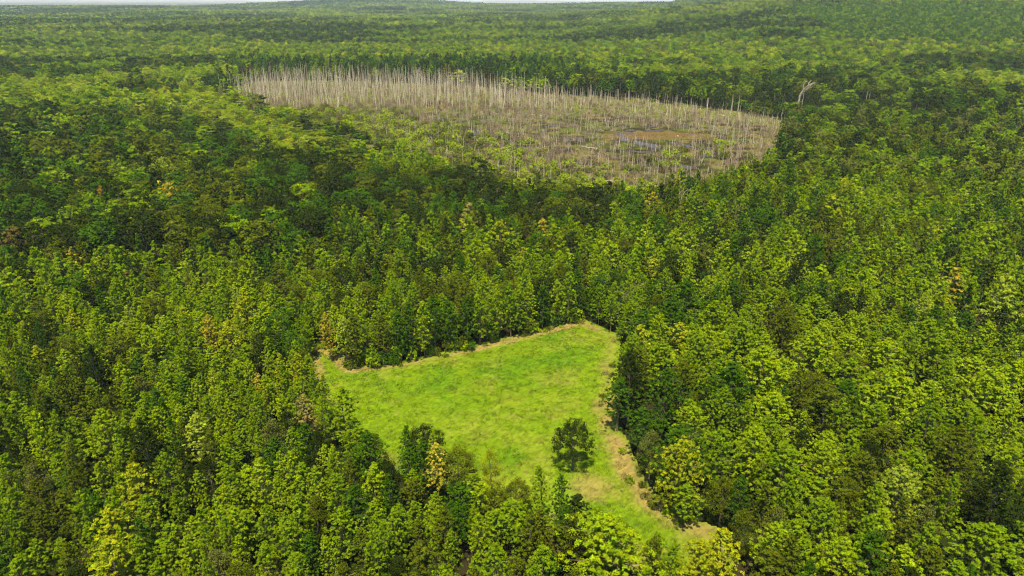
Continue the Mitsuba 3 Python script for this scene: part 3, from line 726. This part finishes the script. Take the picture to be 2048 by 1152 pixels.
def bare_tree(seed, H, spread, r0, depth=4):
    r = np.random.default_rng(seed)
    parts = []
    def grow(p, d, ln, rad, lev):
        q = p + d * ln
        m = (p + q) / 2 + r.normal(size=3) * 0.05 * ln
        parts.append((lev, tube([p, m, q], [rad, rad * 0.8, rad * 0.6], 5 if lev == 0 else 3)))
        if lev < depth:
            for k in range(3 if lev < 2 else 2):
                a = r.random() * 6.283 if k else 0
                e = unit(d + spread * np.array([math.cos(a + k * 2.1), math.sin(a + k * 2.1), 0.15 * r.normal()]))
                grow(q - d * ln * 0.12 * k, e, ln * (0.62 + 0.18 * r.random()), rad * 0.58, lev + 1)
    grow(np.array([0, 0, -0.4]), np.array([0, 0, 1.0]), H * 0.38, r0, 0)
    return [p for l, p in parts if l == 0], [p for l, p in parts if l]
BARE = [(273.4, 669.8, 24, 0.55, 0.85, (0.50, 0.45, 0.38), 'big white dead tree with forked branches in the dark forest right of the swamp'),
        (82.6, 280.8, 13, 0.8, 0.2, (0.30, 0.23, 0.19), 'pinkish grey bare tree with fine twigs near the lower right of the swamp'),
        (76.8, 300.3, 15, 0.6, 0.18, (0.42, 0.37, 0.30), 'pale bare tree with arched branches left of the pinkish grey one'),
        (95.0, 283.0, 13, 0.4, 0.16, (0.34, 0.28, 0.22), 'thin upright bare tree right of the pinkish grey one'),
        (113.0, 268.0, 11, 0.7, 0.15, (0.24, 0.20, 0.16), 'dull brown bare tree in the wood below the swamp corner'),
        (-218.0, 508.0, 17, 0.7, 0.25, (0.34, 0.29, 0.24), 'grey leafless tree in the wood left of the swamp'),
        (32.1, 187.8, 14, 0.5, 0.14, (0.36, 0.31, 0.26), 'grey bare tree just beyond the upper right corner of the clearing'),
        (-93.0, 164.0, 13, 0.6, 0.15, (0.33, 0.28, 0.24), 'grey bare tree at the left of the golden group')]
for i, (x, y, H, sp, r0, col, lab) in enumerate(BARE):
    tr, br = bare_tree(700 + i, H, sp, r0)
    key = number('bare_tree')
    m = T().translate([x, y, float(height(x, y))])
    v, f = join(tr)
    scene[key + '__trunk'] = mikit.ply((v, f), 'bark_mat', color=bark_colours(v, np.random.default_rng(i), col, 0.1), to_world=m)
    v, f = join(br)
    scene[key + '__branches'] = mikit.ply((v, f), 'bark_mat', color=bark_colours(v, np.random.default_rng(i), col, 0.1), to_world=m)
    labels[key] = {'label': lab, 'category': 'dead tree'}

def brush_mesh(seed, n, col):
    r = np.random.default_rng(seed)
    parts = []
    for i in range(n):
        a, s = r.random() * 6.283, r.random() ** 0.6
        b = np.array([math.cos(a) * s * 1.1, math.sin(a) * s * 1.1, -0.3])
        h = 1.6 + 2.6 * r.random()
        tip = b + np.array([math.cos(a) * s * 0.7 + r.normal() * 0.35, math.sin(a) * s * 0.7 + r.normal() * 0.35, h])
        parts.append(tube([b, (b + tip) / 2 + r.normal(size=3) * 0.12, tip], [0.08, 0.06, 0.03], 3))
    v, f = join(parts)
    return mikit.ply((v, f), 'bark_mat', color=bark_colours(v, r, col, 0.16))
BR = [(0.40, 0.34, 0.23), (0.30, 0.24, 0.17), (0.46, 0.40, 0.28), (0.22, 0.17, 0.12)]
for s in range(4):
    scene[f'plan_brush_{s}'] = {'type': 'shapegroup', 'stems': brush_mesh(800 + s, 22, BR[s])}
nb = 0
for i in range(8200):
    u = rs.random(7)
    x, y = -290 + 512 * u[0], 338 + 500 * u[1]
    if not inside(SWAMP, x, y) or inside(MUD, x, y):
        continue
    dens = float(fb(x, y, 30, 3, 91))
    keep = 0.85 * sstep(0.36, 0.6, dens) + (0.15 if inside(SNAGS, x, y) else 0) + (0.22 if x > 125 else 0) + (0.14 if (y > 520 and x > -40) else 0) + (0.03 if x > -60 else 0)
    if u[2] > keep:
        continue
    nb += 1
    tall = 0.55 + 0.7 * u[4] + (0.35 if x < 30 else 0)
    scene[f'dead_brush__{nb:05d}'] = placed(f'plan_brush_{int(u[3] * 4)}', x, y, float(marsh_z(x, y)), u[5] * 360, 0.8 + 0.8 * u[6], tall)
labels['dead_brush'] = {'kind': 'stuff', 'label': 'tangled grey brown dead brush spread over the marsh', 'category': 'brush'}

# marsh grass tussocks
def tufts(px, py, pz, n, hgt, spread, cols, r):
    m = len(px) * n
    b = np.repeat(np.stack([px, py, pz], 1), n, 0) + np.hstack([r.normal(size=(m, 2)) * spread, np.zeros((m, 1))])
    a = r.random(m) * 6.283
    w = 0.5 * (0.04 + 0.05 * r.random(m)) * (hgt / 0.3)
    h = hgt * (0.6 + 0.8 * r.random(m))
    lean = r.normal(size=(m, 2)) * 0.35 * h[:, None]
    side = np.stack([np.cos(a) * w, np.sin(a) * w, 0 * w], 1)
    tip = b + np.hstack([lean, h[:, None]])
    v = np.stack([b - side, b + side, tip], 1).reshape(-1, 3)
    return v, np.arange(3 * m).reshape(-1, 3), np.repeat(np.repeat(cols, n, 0) * (0.75 + 0.5 * r.random((m, 1))), 3, 0)
n = 26000
x, y = -300 + 525 * rs.random(n), 335 + 530 * rs.random(n)
ok = inside(SWAMP, x, y)
z = marsh_z(x, y)
ok &= z > 0.02
x, y, z = x[ok], y[ok], z[ok]
mixg = sstep(0.42, 0.6, fb(x, y, 18, 3, 93))[:, None]
cols = np.array([0.13, 0.16, 0.03]) * (1 - mixg) + np.array([0.24, 0.20, 0.085]) * mixg
v, f, c = tufts(x, y, z - 0.1, 6, 0.9, 0.5, cols, rs)
scene['marsh_grass'] = mikit.ply((v, f), 'foliage_mat', color=c)
labels['marsh_grass'] = {'kind': 'stuff', 'label': 'green and straw coloured grass tussocks on the marsh hummocks', 'category': 'grass'}

# shrubs: dusty ones in the marsh, bright ones along the strip
def shrub_plan(key, tone, seed, nc=30, lv=7, lf=0.8):
    def crown():
        return crown_oak(seed, 4.2, 2.6, 0.2, TONES[tone], nc, lv, lf)
    def stems():
        r = np.random.default_rng(seed)
        return join([tube([[0, 0, -0.3], [math.cos(a) * 0.5, math.sin(a) * 0.5, 1.4], [math.cos(a) * 1.2, math.sin(a) * 1.2, 3.2]], [0.1, 0.07, 0.03], 3) for a in r.random(5) * 6.283])
    if 'plan_' + key not in scene:
        v, f = stems()
        cv, cf, cc = crown()
        scene['plan_' + key] = {'type': 'shapegroup', 'stems': mikit.ply((v, f), 'bark_mat', color=bark_colours(v, np.random.default_rng(1), (0.3, 0.25, 0.19))),
                                'foliage': mikit.ply((cv, cf), 'foliage_mat', color=cc)}
    return 'plan_' + key
labels['scrub'] = {'kind': 'stuff', 'label': 'low green scrub between the shrubs on the left of the marsh', 'category': 'scrub'}
spots = []
for i in range(8000):
    u = rs.random(6)
    x, y = -215 + 405 * u[0], 315 + 320 * u[1]
    if not inside(SWAMP, x, y) or inside(STRIP, x, y):
        continue
    near_left = sstep(115, 10, float(edge_dist(SWAMP[13:20] + [(-262, 660.1)], x, y)))
    if u[2] > 0.75 * max(near_left, (0.22 if x < 150 else 0) * float(sstep(22, 6, edge_dist(SWAMP[8:14], x, y)))) * (0.4 + float(fb(x, y, 25, 2, 95))) or any((x - p[0]) ** 2 + (y - p[1]) ** 2 < 13 for p in spots):
        continue
    spots.append((x, y))
    if len(spots) > 290:
        tn = ('grey', 'pale', 'olive', 'lime')[int(u[4] * 4)]
        scene[f'scrub__{len(spots):05d}'] = placed(shrub_plan(f'shrub_{int(u[3] * 3)}_{tn}', tn, 40 + int(u[3] * 3)), x, y, float(marsh_z(x, y)) - 0.1, u[5] * 360, 0.7 + 0.5 * u[3], 0.8 + 0.9 * u[2])
    else:
        key = number('shrub')
        tw = ('grey green', 'pale green', 'olive', 'yellow green')[int(u[4] * 4)]
        lab = f"{'low' if u[2] < 0.2 else 'high'} {tw} shrub in the {'near' if y < 470 else 'central' if y < 550 else 'far'} {'left' if x < -110 else 'middle' if x < 0 else 'right'} part of the marsh thickets"
        labels[key] = {'label': lab, 'category': 'shrub', 'group': lab.replace(' shrub ', ' shrubs ')}
        scene[key] = placed(shrub_plan(f'shrub_{int(u[3] * 3)}_{("grey", "pale", "olive", "lime")[int(u[4] * 4)]}', ('grey', 'pale', 'olive', 'lime')[int(u[4] * 4)], 40 + int(u[3] * 3)),
                            x, y, float(marsh_z(x, y)) - 0.1, u[5] * 360, 0.8 + 0.6 * u[3], 1.0 + 0.9 * u[2])
nlow = 0
for gy in np.arange(420, 1000, 5.8):
    for gx in np.arange(-610, -100, 5.4):
        u = rs.random(7)
        x, y = gx + (u[0] - 0.5) * 5, gy + (u[1] - 0.5) * 5
        if not inside(STRIP, x + 30 * (u[6] - 0.5), y + 22 * (u[4] - 0.5)) or inside(SWAMP, x, y) or u[5] > 0.92:
            continue
        nlow += 1
        tn = ('lime', 'yellow', 'lime', 'green', 'pale', 'olive')[int(u[2] * 6)]
        r = 2.2 + 3.2 * u[3]
        scene[f'thicket__{nlow:05d}'] = placed(oak(int(u[4] * 3), tn, 1 if y < 620 else 2), x, y, float(height(x, y)) - 1.6, u[4] * 360, r / 5.0, (4.5 + 8.0 * u[3] * u[0] + (4 if u[5] < 0.12 else 0)) / 16.0)
labels['thicket'] = {'kind': 'stuff', 'label': 'bright yellow green thicket winding left of the swamp', 'category': 'thicket'}

for i in range(16):                                              # fallen logs
    u = rs.random(6)
    x, y = -60 + 260 * u[0], 360 + 250 * u[1]
    if not inside(SWAMP, x, y):
        continue
    ln, a = 5 + 8 * u[2], u[3] * math.pi
    z0 = float(marsh_z(x, y)) + 0.35
    dx, dy = math.cos(a) * ln / 2, math.sin(a) * ln / 2
    v, f = tube([[x - dx, y - dy, z0], [x, y, z0 + 0.15], [x + dx, y + dy, z0 + 0.9 * u[4]]], [0.3, 0.25, 0.14], 6)
    key = number('fallen_log')
    scene[key] = mikit.ply((v, f), 'bark_mat', color=bark_colours(v, np.random.default_rng(i), GREY[i % 3], 0.1))
    labels[key] = {'label': 'weathered grey log lying in the open marsh', 'category': 'log', 'group': 'weathered logs lying in the marsh'}

# ------------------------------------------------------------------ grass and weeds of the clearing
rg = np.random.default_rng(99)
n = 44000
x, y = -60 + 100 * rg.random(n), 78 + 112 * rg.random(n)
ok = inside(CLEARING, x, y) & (fb(x, y, 1.6, 2, 101) > 0.5)
x, y = x[ok], y[ok]
v, f, c = tufts(x, y, meadow_z(x, y) - 0.03, 7, 0.36, 0.20, meadow_tint(x, y), rg)
scene['meadow_grass'] = mikit.ply((v, f), 'foliage_mat', color=c)
labels['meadow_grass'] = {'kind': 'stuff', 'label': 'short mown grass tufts over the clearing', 'category': 'grass'}
for i in range(70):                                              # weeds and saplings along the edges
    u = rg.random(6)
    k = int(u[0] * len(CLEARING))
    a, b = CLEARING[k], CLEARING[(k + 1) % len(CLEARING)]
    x, y = a[0] + (b[0] - a[0]) * u[1] + (u[2] - 0.5) * 2.4, a[1] + (b[1] - a[1]) * u[1] + (u[3] - 0.3) * 2
    tn = ('green', 'lime', 'olive', 'tan')[int(u[4] * 4)]
    where = 'far' if y > 157 else 'right' if x > 15 else 'left lower'
    key = number('weed_clump')
    lab = {'green': 'green', 'lime': 'bright green', 'olive': 'olive', 'tan': 'dry tan'}[tn] + f' weed clump on the {where} edge of the clearing'
    labels[key] = {'label': lab, 'category': 'weed', 'group': lab.replace('clump', 'clumps')}
    scene[key] = placed(shrub_plan(f'weed_{int(u[5] * 2)}_{tn}', tn, 60 + int(u[5] * 2), 22, 9, 0.8), x, y, float(height(x, y)) + 0.2, u[4] * 360, 0.22 + 0.25 * u[5], 0.18 + 0.25 * u[3])

for i in range(30):                                              # young growth in front of the first trunks of the far edge
    u = rg.random(7)
    k = 2 + int(u[0] * 4)
    a, b = CLEARING[k], CLEARING[k + 1]
    x, y = a[0] + (b[0] - a[0]) * u[1] - 0.3, a[1] + (b[1] - a[1]) * u[1] + 1.0 + 2.6 * u[2]
    tn = ('green', 'deep', 'lime', 'olive')[int(u[4] * 4)]
    part = 'left' if x < -24 else 'right' if x > 0 else 'middle'
    key = number('sapling')
    lab = {'green': 'mid green', 'deep': 'deep green', 'lime': 'bright green', 'olive': 'olive'}[tn] + f" {'tall' if u[3] > 0.5 else 'low'} sapling under the trunks at the {part} of the far clearing edge"
    labels[key] = {'label': lab, 'category': 'sapling', 'group': lab.replace(' sapling ', ' saplings ')}
    scene[key] = placed(shrub_plan(f'sapling_{int(u[5] * 2)}_{tn}', tn, 65 + int(u[5] * 2), 34, 12, 0.6), x, y, float(height(x, y)), u[6] * 360, 0.45 + 0.4 * u[5], 0.6 + 0.8 * u[3])
